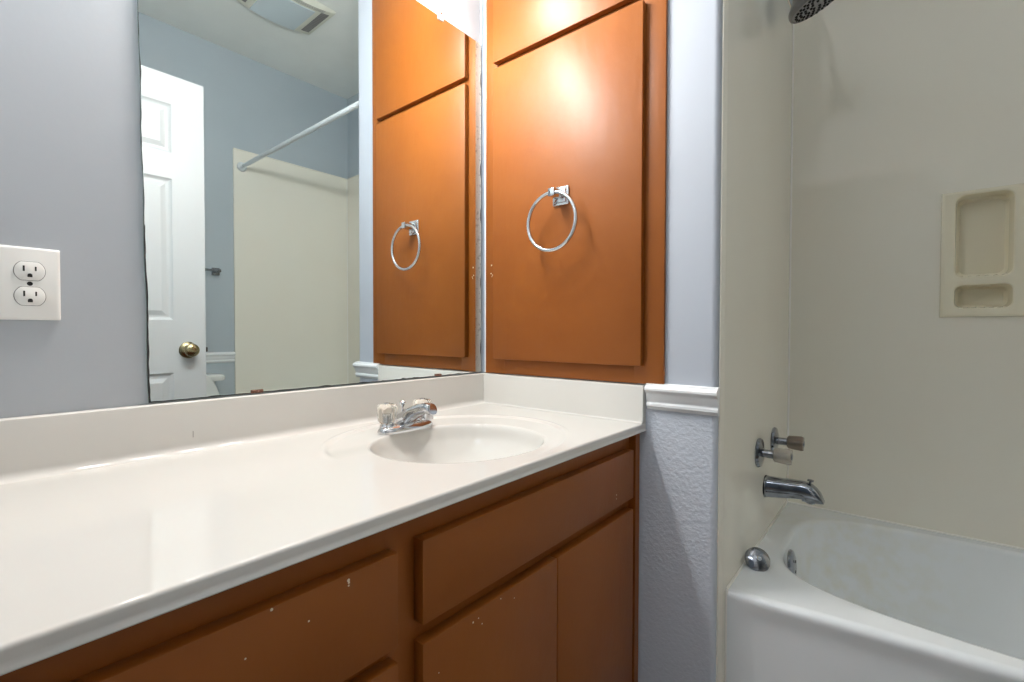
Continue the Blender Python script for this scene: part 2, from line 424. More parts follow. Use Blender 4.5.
# ------------------------------------------------------------------ centreset faucet
FX, FY = .155, .702
ZS = FL-.0035
fa = thing('sink_faucet', (FX, FY, ZS), 'chrome centreset sink faucet with clear acrylic knobs on the counter', 'faucet')
rows = []
for s_, z_ in ((1.0, 0), (1.02, .003), (1.0, .008), (.90, .013), (.70, .017), (.35, .019), (.01, .0195)):
    rows.append([(FX+.026*s_*math.copysign(abs(math.cos(t))**.8, math.cos(t)), FY+.074*(s_ if s_ > .9 else s_*1.05 if s_ > .6 else s_)*math.copysign(abs(math.sin(t))**.7, math.sin(t)), ZS+z_) for t in [2*PI*i/40 for i in range(40)]])
MB().grid(rows, close_v=True, cap0=True, cap1=True).build('base_plate', M['chrome'], fa, angle=50)
# spout: broad body rising from the base and reaching over the bowl
rows = []
for t, x_, z_, w_, h_ in ((0, -.018, .012, .016, .012), (.1, -.010, .022, .018, .016), (.25, .012, .034, .0175, .016), (.45, .040, .048, .015, .013),
                       (.65, .062, .055, .0140, .0125), (.85, .078, .0575, .0140, .0125), (.96, .0915, .0575, .014, .0125), (1, .093, .0575, .013, .011)):
    rows.append([(FX+x_+math.sin(a)*h_*-.45, FY+w_*math.copysign(abs(math.cos(a))**.75, math.cos(a)), ZS+z_+h_*math.copysign(abs(math.sin(a))**.85, math.sin(a))) for a in [2*PI*i/24 for i in range(24)]])
MB().grid(rows, close_v=True, cap0=True, cap1=True).build('spout', M['chrome'], fa, angle=45)
MB().lathe([(0, 0), (.0105, 0), (.011, .002), (.011, .015), (.0095, .017), (.0085, .013), (0, .013)], (FX+.080, FY, ZS+.034), (0, 0, 1), 20).build('aerator', M['chrome'], fa)
MB().lathe([(0, 0), (.0022, 0), (.0024, .024), (.005, .028), (.0078, .0345), (.007, .0365), (.003, .033), (0, .033)], (FX-.014, FY, ZS+.028), (0, 0, 1), 12).build('lift_rod', M['chrome'], fa)
for sg, nm in ((-1, 'left'), (1, 'right')):
    st = MB().lathe([(0, .012), (.016, .012), (.017, .016), (.014, .022), (.008, .024), (.008, .045), (0, .045)], (FX-.003, FY+sg*.051, ZS), (0, 0, 1), 24).build('handle_stem', M['chrome'], fa)
    kb = MB().lathe([(0, .024), (.017, .024), (.0205, .028), (.0215, .040), (.0225, .055), (.0215, .062), (.018, .066), (.010, .067), (0, .067)], (FX-.003, FY+sg*.051, ZS), (0, 0, 1), 64, flute=(8, .05, .015)).build('handle_knob', M['acrylic'], fa, angle=50)
    MB().lathe([(0, .0672), (.007, .0672), (.0065, .0685), (0, .0688)], (FX-.003, FY+sg*.051, ZS), (0, 0, 1), 20).build('index_cap', M['chrome'], kb)

# ------------------------------------------------------------------ mirror on the left wall
MX = .0055
mi_ = thing('wall_mirror', (0, .7, FL+.096), 'large frameless wall mirror above the counter with worn dark edges', 'mirror')
ZM0, ZM1 = FL+.0975, FL+1.143
ZMS = [ZM0+(FL+1.3-ZM0)*i/60 for i in range(61)]
def left_edge(z):
    t = (z-FL-.1)/.71
    return .2425-.0085*min(t, 1.3)+.0006*math.sin(z*31)+.0009*noise.noise(Vector((0, 3.1, z*9)))
def right_edge(z): return 1.1165
zs = [ZM0+(ZM1-ZM0)*i/70 for i in range(71)]
poly = [(MX, left_edge(z), z) for z in zs] + [(MX, right_edge(z), z) for z in reversed(zs)]
g = MB(); vs = [g.b.verts.new(p) for p in poly]; g.b.faces.new(vs)
g.build('mirror_face', M['mirror'], mi_, smooth=False, recalc=False)
# glass slab behind the silvered face, only its edge shows
MB().grid([[(MX-.0002, left_edge(z), z), (MX-.0002, right_edge(z), z), (.0004, right_edge(z), z), (.0004, left_edge(z), z)] for z in zs], close_v=True, cap0=True, cap1=True).build('glass_edge', M['glass_edge'], mi_, smooth=False)
# desilvered dark rim along the left and bottom edges
mb = MB()
rows = []
for i in range(281):
    z = ZM0+(ZM1-ZM0)*i/280
    t = (z-ZM0)
    wd = .0005+.0018*max(0, noise.noise(Vector((5, 1, z*26)))+.15)
    if t < .32: wd += .0022*max(0, noise.noise(Vector((7, 2, z*45)))+.45)*(1-t/.32)+.0012
    rows.append([(MX+.0003, left_edge(z)-.0004, z), (MX+.0003, left_edge(z)+wd, z)])
mb.grid(rows)
rows = []
for i in range(401):
    y = .2425+(1.1165-.2425)*i/400
    wd = .0012+.003*max(0, noise.noise(Vector((y*30, 8, 2)))-.05) + (.004*max(0, noise.noise(Vector((y*60, 4, 2)))) if .74 < y < .86 else 0)
    rows.append([(MX+.0003, y, ZM0), (MX+.0003, y, ZM0+wd)])
mb.grid(rows)
rows = []
for i in range(201):
    z = ZM0+(ZM1-ZM0)*i/200
    wd = .0006+.012*max(0, noise.noise(Vector((2, 9, z*14)))-.10) + .001*max(0, noise.noise(Vector((2, 3, z*70))))
    rows.append([(MX+.0003, 1.1168, z), (MX+.0003, 1.1168-wd, z)])
mb.grid(rows)
mb.build('desilvered_rim', M['black'], mi_, smooth=False)
MB().grid([[(MX+.00015, 1.1166, ZM0+.0004), (MX+.00015, 1.1166, ZM1-.0004)], [(MX+.00015, 1.092, ZM0+.0004), (MX+.00015, 1.092, ZM1-.0004)]]).build('tarnished_edge', M['tarnish'], mi_, smooth=False)

def clip(y, top, mt, label):
    c_ = thing('mirror_clip', (0, y, ZM1 if top else ZM0), label, 'clip', None)
    z = ZM1 if top else ZM0
    s_ = 1 if top else -1
    if top:
        MB().box(.0003, y-.011, z+.001, .009, y+.011, z+.014, .002).box(.0065, y-.010, z-.010, .009, y+.010, z+.002, .001).build('clip_body', mt, c_)
        MB().lathe([(0, 0), (.0035, 0), (.003, .0015), (0, .002)], (.009, y, z+.008), (1, 0, 0), 12).build('screw', M['chrome'], c_)
    else:
        MB().box(.0062, y-.012, z-.0005, .0085, y+.012, z+.0065, .0008).box(.0085, y-.005, z+.001, .0095, y+.005, z+.005, .0004).build('clip_body', mt, c_)
        MB().lathe([(0, 0), (.002, 0), (.0015, .001), (0, .0012)], (.0085, y+.008, z+.0035), (1, 0, 0), 10).build('screw', mt, c_)
clip(.429, False, M['rust'], 'rusty mirror clip on the bottom edge, below the reflected surround panel')
clip(.934, False, M['rust'], 'small dark mirror clip on the bottom edge, below the reflected cabinet')
clip(.945, True, M['clearclip'], 'clear plastic clip holding the top edge of the mirror')
# caulk bead in the wall corner
struct('trim_5', MB().box(.0118, Y1-.006, FL+.096, .0205, Y1, FL+1.86, .002), M['white'], 'white caulk line along the left side of the wall cabinet', 'corner trim')
struct('trim_4', MB().box(0, Y1-.012, FL+.096, .0045, Y1, FL+1.88).box(0, Y1-.002, FL+.096, .0115, Y1, FL+1.88), mat('grey_corner_bead', (.38, .43, .48), .35), 'narrow grey corner strip between mirror and wall cabinet', 'corner trim')

# ------------------------------------------------------------------ electrical outlet
ox, oy, oz = .0, .0935, FL+.3005
ou = thing('electrical_outlet', (0, oy, oz), 'white duplex electrical outlet on the wall left of the mirror', 'outlet')
def rrect(cy, cz, hw, hh, r, x, n=6):
    pts = []
    for sx, sy, a0 in ((1, 1, 0), (-1, 1, PI/2), (-1, -1, PI), (1, -1, 1.5*PI)):
        for i in range(n+1):
            a = a0+PI/2*i/n; pts.append((x, cy+sx*(hw-r)+r*math.cos(a), cz+sy*(hh-r)+r*math.sin(a)))
    return pts
rows = [rrect(oy, oz, .035, .0565, .002, .0003), rrect(oy, oz, .035, .0565, .002, .0035), rrect(oy, oz, .0335, .055, .002, .0055), rrect(oy, oz, .031, .0525, .002, .0062)]
MB().grid(rows, close_v=True, cap0=True, cap1=True).build('cover_plate', M['plastic'], ou, angle=50)
for s_ in (-1, 1):
    zc = oz+s_*.0195
    def face(sc, xx):
        pts = []
        for i in range(48):
            a = 2*PI*i/48; pts.append((xx, oy+.0172*sc*math.cos(a), zc+max(-.0142, min(.0142, .0172*math.sin(a)))*sc))
        return pts
    MB().grid([face(1.05, .0060), face(1.05, .0064)], close_v=True, cap0=True, cap1=True).build('receptacle_gap', mat('gap_shadow_line', (.20, .19, .18), .6), ou, smooth=False)
    rc = MB().grid([face(1, .0062), face(1, .0078), face(.95, .0082)], close_v=True, cap0=True, cap1=True).build('receptacle', M['plastic'], ou, angle=40)
    MB().box(.0080, oy-.0078, zc-.0005, .0085, oy-.0055, zc+.0080).box(.0080, oy+.0055, zc+.0005, .0085, oy+.0075, zc+.0072).build('slot', M['slot'], rc, smooth=False)
    MB().prism([(.0080, oy-.0028, zc-.0095), (.0080, oy+.0028, zc-.0095), (.0080, oy+.0028, zc-.0065)] + [(.0080, oy+.0028*math.cos(a), zc-.0065+.0028*math.sin(a)) for a in [PI*i/8 for i in range(1, 8)]] + [(.0080, oy-.0028, zc-.0065)], (.0005, 0, 0)).build('ground_hole', M['slot'], rc, smooth=False)
MB().lathe([(0, 0), (.0034, 0), (.003, .001), (0, .0014)], (.0061, oy, oz), (1, 0, 0), 16).build('screw', M['slot'], ou)

# ------------------------------------------------------------------ wall cabinet on the end wall
CF = Y1-.0015          # face frame stands on the wall, cabinet recessed into it
cab = thing('wall_cabinet', (.313, Y1, FL+.098), 'tall burnt orange wall cabinet with flat doors beside the mirror', 'cabinet')
CFY = Y1-.010
CT = FL+1.86
mb = MB()
mb.box(.021, CFY, FL+.0965, .10, Y1-.0005, CT, .0012).box(.53, CFY, FL+.0985, .608, Y1-.0005, CT, .0012)
mb.box(.09, CFY+.0001, FL+.0975, .54, Y1-.0006, FL+.17, .001).box(.09, CFY+.0001, FL+1.03, .54, Y1-.0006, FL+1.10).box(.09, CFY+.0001, CT-.06, .54, Y1-.0006, CT)
for x_, z_, s_ in ((.046, .438, .0030), (.044, .412, .0024), (.050, .407, .0020), (.048, .402, .0016)):     # small chips on the left stile
    mb.lathe([(0, -.0002), (s_, -.0002), (s_*.8, .0003), (0, .0004)], (x_, CFY, FL+z_), (0, -1, 0), 7, mi=1)
mb.build('face_frame', [M['orange'], M['chip']], cab, angle=30)
MB().box(.08, Y1-.004, FL+.16, .55, Y1-.001, CT-.05).build('cabinet_interior', M['orange'], cab, smooth=False)
DYF = Y1-.0285
def cdoor(z0, z1):
    mb = MB().box(.0675, DYF, z0, .5570, CFY-.0006, z1, .0018, 2)
    return mb.build('cabinet_door', M['orange'], cab)
d_lo = cdoor(FL+.1430, FL+1.0370); d_up = cdoor(FL+1.0560, CT-.03)
MB().prism([(.575, CFY-.0002, FL+.0985), (.609, CFY-.0002, FL+.0985), (.609, CFY-.0002, FL+.0967), (.575, CFY-.0002, FL+.0965)], (0, .009, 0)).build('chipped_edge', M['orange_dk'], cab, smooth=False)
# ------------------------------------------------------------------ towel ring
RX, RZt = .322, FL+.602
tr = thing('towel_ring', (RX, DYF, RZt), 'chrome towel ring on a square post mounted on the cabinet door', 'towel ring')
MB().box(RX-.026, DYF-.006, RZt-.026, RX+.026, DYF-.0002, RZt+.026, .0035, 3).box(RX-.020, DYF-.011, RZt-.020, RX+.020, DYF-.004, RZt+.020, .003, 2).build('wall_plate', M['chrome'], tr, angle=30)
MB().box(RX-.010, DYF-.052, RZt-.010, RX+.010, DYF-.008, RZt+.012, .002, 2).build('post', M['chrome'], tr, angle=30)
rr = .0775
c0 = Vector((RX-.004, DYF-.044, RZt-rr+.001))
MB().tube([c0+Vector((rr*math.cos(a), 0, rr*math.sin(a))) for a in [2*PI*i/64 for i in range(64)]], .0052, 14, closed=True).build('ring', M['chrome'], tr)

# ------------------------------------------------------------------ vanity light bar above the mirror (lights the room)
LZ = FL+1.245
lb = thing('vanity_light', (0, .58, LZ), 'four-bulb chrome vanity light bar on the wall above the mirror', 'light')
MB().box(.0005, .28, LZ-.05, .030, .89, LZ+.06, .004).build('back_plate', M['chrome'], lb)
for i in range(4):
    y = .357+.149*i
    so = MB().lathe([(0, 0), (.022, 0), (.022, .025), (.016, .027), (.016, .040), (0, .040)], (.030, y, LZ), (1, 0, 0), 20).build('socket', M['chrome'], lb)
    MB().lathe([(.001, .036), (.013, .038), (.022, .046)] + [(.040*math.sin(a), .086-.040*math.cos(a)) for a in [PI*(.25+.75*k/12) for k in range(12)]] + [(.001, .126)], (.030, y, LZ), (1, 0, 0), 24).build('bulb', M['bulb'], so)

# ------------------------------------------------------------------ tub surround (panels on three walls)
def panel_thing(x, y, label): return thing('surround_panel', (x, y, ZT), label, 'wall panel', 'glossy panels lining the tub alcove')
def prism_z(polys, name, par):
    mb = MB()
    for poly, z0, z1 in polys: mb.prism([(x, y, z0) for x, y in poly], (0, 0, z1-z0))
    return mb.build(name, M['surround'], par, angle=40)
PY = 1.1465; PX = XS+.0005; PZ = YT-.008
def bead(name, pts, r=.0030, par=None): return MB().tube(pts, r, 8).build(name, M['seam'], par)
zt = ZT+.001
pa = panel_thing(X2, PY, 'beige surround panel on the faucet wall, behind spout and valve handles')
prism_z([([(PX, PY), (PX+.003, PY), (X2-.001, PY+.014), (X2, PY+.018), (X2, Y2), (PX, Y2)], zt, SUR), ([(PX, PY), (PX+.003, PY), (X2-.001, PY+.014), (X2-.0003, PY+.018), (X2-.0003, YT+.0045), (PX, YT+.0045)], 0, ZT+.0005)], 'panel_sheet', pa)
bead('joint_caulk', [(X2+.002, YT+.004, zt+.001), (X2+.002, Y2-.004, zt+.001)], .0032, pa)
bead('joint_caulk', [(X2+.002, YT+.004, .001), (X2+.002, YT+.004, ZT)], .0032, pa)
bead('corner_seam', [(X2+.002, Y2-.002, zt+.001), (X2+.002, Y2-.002, SUR)], .0034, pa)
MB().box(PX, PY+.016, SUR, X2+.004, Y2, SUR+.006, .002).build('top_cap', M['surround'], pa)
pb = panel_thing(1.4, Y2, 'wide beige surround panel on the back wall behind the soap dish')
rc = lambda x0, x1: [(x0, Y2), (x1, Y2), (x1, Y2+.0115), (x0, Y2+.0115)]
prism_z([(rc(X2+.0002, HX0), zt, SUR), (rc(HX1, XW), zt, SUR), (rc(HX0, HX1), zt, HZ0), (rc(HX0, HX1), HZ1, SUR)], 'panel_sheet', pb)
bead('joint_caulk', [(X2+.004, Y2-.002, zt+.001), (XW-.004, Y2-.002, zt+.001)], .0032, pb)
MB().box(X2+.005, Y2-.004, SUR, XW-.005, Y2+.0115, SUR+.006, .002).build('top_cap', M['surround'], pb)
pc = panel_thing(XW, PZ, 'beige surround panel on the opposite wall, reflected in the mirror below the rod')
prism_z([([(XW, PZ), (XW+.0115, PZ), (XW+.0115, Y2), (XW, Y2)], zt, SUR), ([(XW+.0005, PZ), (XW+.0115, PZ), (XW+.0115, YT+.02), (XW+.0005, YT+.02)], 0, ZT+.0005)], 'panel_sheet', pc)
bead('joint_caulk', [(XW-.0005, YT+.006, zt), (XW-.0005, Y2-.004, zt)], .003, pc)
bead('corner_seam', [(XW-.002, Y2-.002, zt+.001), (XW-.002, Y2-.002, SUR)], .0034, pc)
MB().box(XW-.004, PZ, SUR, XW+.0115, Y2, SUR+.006, .002).build('top_cap', M['surround'], pc)

# ------------------------------------------------------------------ bathtub
tubo = thing('bathtub', (X2, YT, 0), 'white enamelled alcove bathtub with yellowed inside and curved front rim', 'bathtub')
TX0, TX1 = X2+.004, XW-.004
def front_y(x):          # outer edge of the rim, bowed towards the basin
    t = (x-TX0)/(TX1-TX0)
    return YT+.001+.0556*(math.sin(PI*min(max(t, 0), 1))**1.0)*1.0
def inner_front(x): return 1.262
NB = 96
# rounded basin outline in plan, from the overflow end anticlockwise
def basin(sc, z, dx=0):
    x0, x1, y0, y1 = TX0+.060, TX1-.085, 1.2945, 1.904
    cx, cy = (x0+x1)/2, (y0+y1)/2; hx, hy = (x1-x0)/2, (y1-y0)/2
    pts = []
    for i in range(NB):
        a = 2*PI*i/NB
        n = 3.7
        c_, s_ = math.cos(a), math.sin(a)
        x = math.copysign(abs(c_)**(2/n), c_); y = math.copysign(abs(s_)**(2/n), s_)
        hx_, hy_ = hx-sc, hy-sc
        px, py = cx+x*hx_+dx, cy+y*hy_
        # the front corner near the faucet sweeps in a long curve
        pts.append(Vector((px, py, z)))
    return pts
def outline(z, inset=0):
    # outer rectangle with bowed front, matched to the same angles
    x0, x1, y1 = TX0+inset, TX1-inset, Y2-.004-inset
    bp_ = basin(0, z); pts = []
    cx, cy = (TX0+TX1)/2, 1.564
    for p in bp_:
        d = Vector((p.x-cx, p.y-cy)); best = None
        # ray to rectangle sides
        ts = []
        if d.x > 0: ts.append((x1-cx)/d.x)
        if d.x < 0: ts.append((x0-cx)/d.x)
        if d.y > 0: ts.append((y1-cy)/d.y)
        t = min(ts)
        if d.y < 0:
            # solve against bowed front
            lo, hi = 0, t
            if cy+d.y*t < front_y(cx+d.x*t)+inset:
                for _ in range(30):
                    md = (lo+hi)/2
                    if cy+d.y*md < front_y(cx+d.x*md)+inset: hi = md
                    else: lo = md
                t = lo
        pts.append(Vector((cx+d.x*t, cy+d.y*t, z)))
    # snap the nearest points to the four corners
    for corner in ((x0, y1), (x1, y1), (x0, front_y(x0)+inset), (x1, front_y(x1)+inset)):
        k = min(range(NB), key=lambda q: (pts[q].x-corner[0])**2+(pts[q].y-corner[1])**2)
        pts[k] = Vector((corner[0], corner[1], z))
    return pts
def lerp(a, b, t): return [p.lerp(q, t) for p, q in zip(a, b)]
rows = []
R_ = .016
rows.append(outline(ZT-R_))
def deck_outline(z):      # outer edge of the flat rim: the front edge stops where the roll begins
    pts = outline(z); bp_ = basin(0, z); cx, cy = (TX0+TX1)/2, 1.564; out = []
    for p in pts:
        if p.y < front_y(p.x)+.02: p = Vector((p.x, max(p.y, front_y(p.x)+R_), z))
        out.append(p)
    return out
rows = [deck_outline(ZT)]
inner0 = basin(-.012, ZT)
for t in (.3, .6, .9): rows.append(lerp(rows[0], inner0, t))
rows.append(inner0)
for i in range(1, 6):
    a = PI/2*i/5; rows.append(basin(-.012+.014*math.sin(a), ZT-.014*(1-math.cos(a))))
for k in range(1, 9):
    t = k/8; rows.append(basin(.002+.045*t, ZT-.014-.26*t, .012*t))
for i in range(1, 8):
    a = PI/2*i/7; rows.append(basin(.047+.07*math.sin(a), ZT-.274-.06*(1-math.cos(a)) if False else ZT-.274-.06*math.sin(a)*1.0+.0, .012))
last = rows[-1]; cen = Vector((sum(p.x for p in last)/NB, sum(p.y for p in last)/NB, last[0].z-.004))
rows.append([p.lerp(cen, .5) + Vector((0, 0, -.002)) for p in last]); rows.append([p.lerp(cen, .97) for p in last])
mb = MB().grid(rows, close_v=True, cap1=True)
mb.build('tub_shell', M['tub'], tubo, angle=60)
# apron: vertical skirt under the rim with a shallow recessed field
rows = []
N_ = 120
def rec(x):      # depth of recess as a function of x (smooth shoulder near the wall)
    return .007*sstep((x-TX0-.030)/.02)*sstep((TX1-.030-x)/.02)
for i in range(7):
    a = PI/2*i/6
    rows.append([(TX0+(TX1-TX0)*k/N_, front_y(TX0+(TX1-TX0)*k/N_)+R_*(1-math.sin(a)), ZT-R_*(1-math.cos(a))) for k in range(N_+1)])
for z, dd in ((ZT-.022, .1), (ZT-.032, .35), (ZT-.045, .75), (ZT-.06, 1), (ZT-.08, 1), (.10, 1), (.085, .7), (.07, .2), (.055, 0), (0.0, 0)):
    rows.append([(TX0+(TX1-TX0)*i/N_, front_y(TX0+(TX1-TX0)*i/N_)+rec(TX0+(TX1-TX0)*i/N_)*dd, z) for i in range(N_+1)])
MB().grid(rows).build('apron', M['tub'], tubo, angle=60)
# overflow plate on the basin end wall
OXp, OYp, OZp = TX0+.0945, 1.482, ZT-.026
op = MB().lathe([(0, 0), (.041, 0), (.042, .003), (.039, .008), (.030, .011), (.012, .0125), (0, .0125)], (OXp-.012, OYp, OZp), (1, .0, .10), 32).build('overflow_plate', M['oldchrome'], tubo)
MB().lathe([(0, 0), (.004, 0), (.004, .0015), (0, .002)], (OXp+.0008, OYp, OZp+.014), (1, 0, .1), 10).lathe([(0, 0), (.004, 0), (.004, .0015), (0, .002)], (OXp+.0008, OYp, OZp-.014), (1, 0, .1), 10).build('screw', M['slot'], op)

# loose stopper lying on the rim corner
stp = thing('tub_stopper', (.774, 1.36, ZT), 'loose chrome drain stopper lying on the tub rim corner', 'drain stopper')
ax_ = Vector((.38, -.72, .58)).normalized(); c_s = Vector((.771, 1.352, ZT+.0215))
MB().lathe([(0, -.004), (.028, -.004), (.031, -.001), (.030, .003), (.022, .008), (.012, .0105), (0, .011)], c_s, ax_, 32).build('cap', M['oldchrome'], stp)
MB().lathe([(0, .0105), (.006, .0105), (.006, .018), (.004, .020), (0, .020)], c_s, ax_, 16).build('knob', M['chrome'], stp)
MB().lathe([(0, -.018), (.008, -.018), (.008, -.004), (0, -.004)], c_s, ax_, 16).build('stem', M['oldchrome'], stp)

# ------------------------------------------------------------------ tub spout and valve handles
sp = thing('tub_spout', (X2, 1.595, FL-.239), 'chrome tub spout with diverter knob on the faucet wall', 'tub spout')
rows = []
SPZ = FL-.239
for x_, zt, zbm, hw in ((.0005, .030, -.030, .030), (.004, .032, -.031, .031), (.010, .031, -.029, .029), (.04, .032, -.025, .027), (.075, .0335, -.019, .026), (.092, .034, -.017, .0255), (.095, .034, -.0225, .0255),
                        (.105, .033, -.0225, .025), (.116, .029, -.022, .024), (.126, .021, -.0215, .022), (.134, .011, -.021, .020), (.1395, -.001, -.020, .018), (.143, -.012, -.019, .016), (.144, -.016, -.018, .015)):
    row = []
    for k in range(28):
        a = 2*PI*k/28; s_ = math.sin(a); c_ = math.cos(a)
        zz = (zt+zbm)/2+(zt-zbm)/2*math.copysign(abs(s_)**.7, s_)
        row.append((X2+x_*1.05, 1.595+hw*math.copysign(abs(c_)**.7, c_), SPZ+zz))
    rows.append(row)
MB().grid(rows, close_v=True, cap0=True, cap1=True).build('spout_body', M['oldchrome'], sp, angle=50)
MB().lathe([(0, 0), (.012, 0), (.012, .010), (.009, .012), (.009, .004), (0, .004)], (X2+.118, 1.595, SPZ-.0145), (0, 0, -1), 20).build('outlet_rim', M['oldchrome'], sp)
MB().lathe([(0, 0), (.003, 0), (.003, .010), (.008, .012), (.008, .016), (.003, .017), (0, .017)], (X2+.116, 1.595, SPZ+.026), (.1, 0, 1), 16).build('diverter_knob', M['oldchrome'], sp)
MB().lathe([(0, 0), (.033, 0), (.033, .003), (0, .003)], (X2+.0002, 1.595, SPZ), (1, 0, 0), 28).build('gasket', M['rubber'], sp)
for yy, lab, mt in ((1.498, 'tub valve handle with clear knob, nearer of the two above the spout', M['acrylic_old']), (1.701, 'tub valve handle with smoky knob, farther one near the corner', mat('smoky_acrylic', (.42, .34, .27), .15, trans=.5, ior=1.4))):
    vh = thing('valve_handle', (X2, yy, FL-.1177), lab, 'tub handle', 'valve handles above the tub spout')
    z = FL-.1177
    MB().lathe([(0, .0003), (.041, .0003), (.042, .003), (.039, .009), (.022, .014), (0, .014)], (X2, yy, z), (1, 0, 0), 32).build('escutcheon', M['oldchrome'], vh)
    MB().lathe([(0, .010), (.0115, .010), (.0115, .040), (.008, .042), (.008, .070), (0, .070)], (X2, yy, z), (1, 0, 0), 20).build('valve_stem', M['oldchrome'], vh)
    MB().lathe([(0, .041), (.015, .041), (.0195, .044), (.0205, .055), (.0222, .078), (.0205, .084), (.012, .085), (0, .085)], (X2, yy, z), (1, 0, 0), 64, flute=(6, .10, .012)).build('handle_knob', mt, vh, angle=50)
    MB().lathe([(0, .0842), (.009, .0842), (.008, .087), (0, .088)], (X2, yy, z), (1, 0, 0), 20).build('index_cap', M['oldchrome'], vh)

# ------------------------------------------------------------------ shower head
sh = thing('shower_fixture', (X2, 1.595, FL+1.26), 'grey round shower head with black nozzles tilted down from its arm', 'shower head')
hc = Vector((.858, 1.595, FL+1.160)); fn = Vector((.36, .22, -.90)).normalized()
arm = [(XS-.03, 1.595, FL+1.434), (X2+.03, 1.595, FL+1.434), (X2+.055, 1.595, FL+1.429), (X2+.075, 1.595, FL+1.405)]
tgt = hc - fn*.088
arm += [tuple(Vector((X2+.075, 1.595, FL+1.405)).lerp(tgt, t)) for t in (.33, .66, 1)]
MB().tube(arm, .0105, 16).build('shower_arm', M['oldchrome'], sh)
MB().lathe([(0, .0), (.03, .0), (.03, .003), (.018, .012), (.011, .014), (0, .014)], (XS+.0002, 1.595, FL+1.434), (1, 0, 0), 28).build('flange', M['oldchrome'], sh)
MB().lathe([(0, -.100), (.016, -.100), (.021, -.092), (.021, -.076), (.030, -.064), (.045, -.050), (.056, -.034), (.066, -.022), (.073, -.014), (.0755, -.006), (.0755, .000), (.073, .003), (.069, .001), (0, .001)], hc, fn, 48).build('head_body', M['grey'], sh, angle=40)
n0 = fn.orthogonal().normalized(); n1 = fn.cross(n0)
fp = MB().lathe([(0, 0), (.0685, 0), (.0685, .002), (.065, .003), (0, .0035)], hc, fn, 48).build('face_plate', mat('silver_face', (.40, .40, .42), .35, .5), sh)
mb = MB()
for rad, cnt in ((.060, 26), (.048, 20), (.035, 14), (.020, 8)):
    for i in range(cnt):
        a = 2*PI*i/cnt+rad*40
        p = hc+(n0*math.cos(a)+n1*math.sin(a))*rad+fn*.0028
        mb.lathe([(0, 0), (.0040, 0), (.0030, .0045), (0, .005)], p, fn, 8)
tag(mb.build('nozzles', M['rubber'], fp, smooth=False), kind='stuff')
pl = hc+(n0*math.cos(1.2)+n1*math.sin(1.2))*.0
side = Vector((.86, -.0, .50)).normalized()
MB().tube([hc+fn*.001+side*.012+Vector((0, -.060, 0)), hc+fn*.016+side*.014+Vector((0, -.064, 0))], .002, 8).build('spray_lever', M['rubber'], sh)

# ------------------------------------------------------------------ soap dish on back panel
sd = thing('soap_dish', (1.2324, Y2, FL+.460), 'cream moulded soap dish with two recesses on the back panel', 'soap dish')
def xz_rr(cx, cz, hw, hh, r, y, n=6):
    pts = []
    for sx, sz, a0 in ((1, 1, 0), (-1, 1, PI/2), (-1, -1, PI), (1, -1, 1.5*PI)):
        for i in range(n+1):
            a = a0+PI/2*i/n; pts.append((cx+sx*(hw-r)+r*math.cos(a), y, cz+sz*(hh-r)+r*math.sin(a)))
    return pts
# front plate with the two openings as a strip grid: outer border + pockets
px0, px1, pz0, pz1 = 1.1393, 1.3256, FL+.2733, FL+.648
mb = MB(); yF = Y2-.012; dep = .070
def frame_cell(x0, x1, z0, z1, cx, cz, hw, hh, r, scallop=0):
    n = 6
    inner = xz_rr(cx, cz, hw, hh, r, yF, n)
    outer = []
    for (x, y, z) in inner:
        dx, dz = (x-cx)/hw, (z-cz)/hh
        m_ = max(abs(dx), abs(dz)); dx /= m_; dz /= m_
        outer.append((x1 + 0*dx if dx > .999 else x0 if dx < -.999 else cx+dx*((x1-cx) if dx > 0 else (cx-x0)), yF, z1 if dz > .999 else z0 if dz < -.999 else cz+dz*((z1-cz) if dz > 0 else (cz-z0))))
    # exact corners
    for c in ((x0, z0), (x0, z1), (x1, z0), (x1, z1)):
        k = min(range(len(outer)), key=lambda q: (outer[q][0]-c[0])**2+(outer[q][2]-c[1])**2); outer[k] = (c[0], yF, c[1])
    rows = [outer, inner]
    for k in range(1, 5):
        a = PI/2*k/4; rows.append(xz_rr(cx, cz, hw-.004*math.sin(a), hh-.004*math.sin(a), r, yF+.004*(1-math.cos(a)), n))
    rows.append(xz_rr(cx, cz, hw-.008, hh-.007, r, Y2+.040+scallop, n)); rows.append(xz_rr(cx, cz, hw-.016, hh-.015, r*.8, Y2+.048, n))
    mb.grid(rows, close_v=True, cap1=True)
zm = FL+.3798
frame_cell(px0+.008, px1-.008, zm, pz1-.008, 1.2324, FL+.513, .0643, .1245, .022)
frame_cell(px0+.008, px1-.008, pz0+.008, zm, 1.2324, FL+.334, .0643, .0376, .018)
# sloped border to the wall
rows = [[(px0+.008, yF, pz0+.008), (px1-.008, yF, pz0+.008), (px1-.008, yF, pz1-.008), (px0+.008, yF, pz1-.008)],
        [(px0+.002, yF+.003, pz0+.002), (px1-.002, yF+.003, pz0+.002), (px1-.002, yF+.003, pz1-.002), (px0+.002, yF+.003, pz1-.002)],
        [(px0, Y2-.0005, pz0), (px1, Y2-.0005, pz0), (px1, Y2-.0005, pz1), (px0, Y2-.0005, pz1)]]
mb.grid(rows, close_v=True)
plate = mb.build('moulded_plate', M['dish'], sd, angle=40)
# drip ridges on the two ledges
for zz in (FL+.3965, FL+.3045):
    for k in range(6):
        x_ = 1.1872+.0181*k
        MB().tube([(x_, yF+.004, zz-.0035), (x_, Y2+.036, zz-.0035)], .0036, 8).build('drip_ridge', M['dish'], plate)

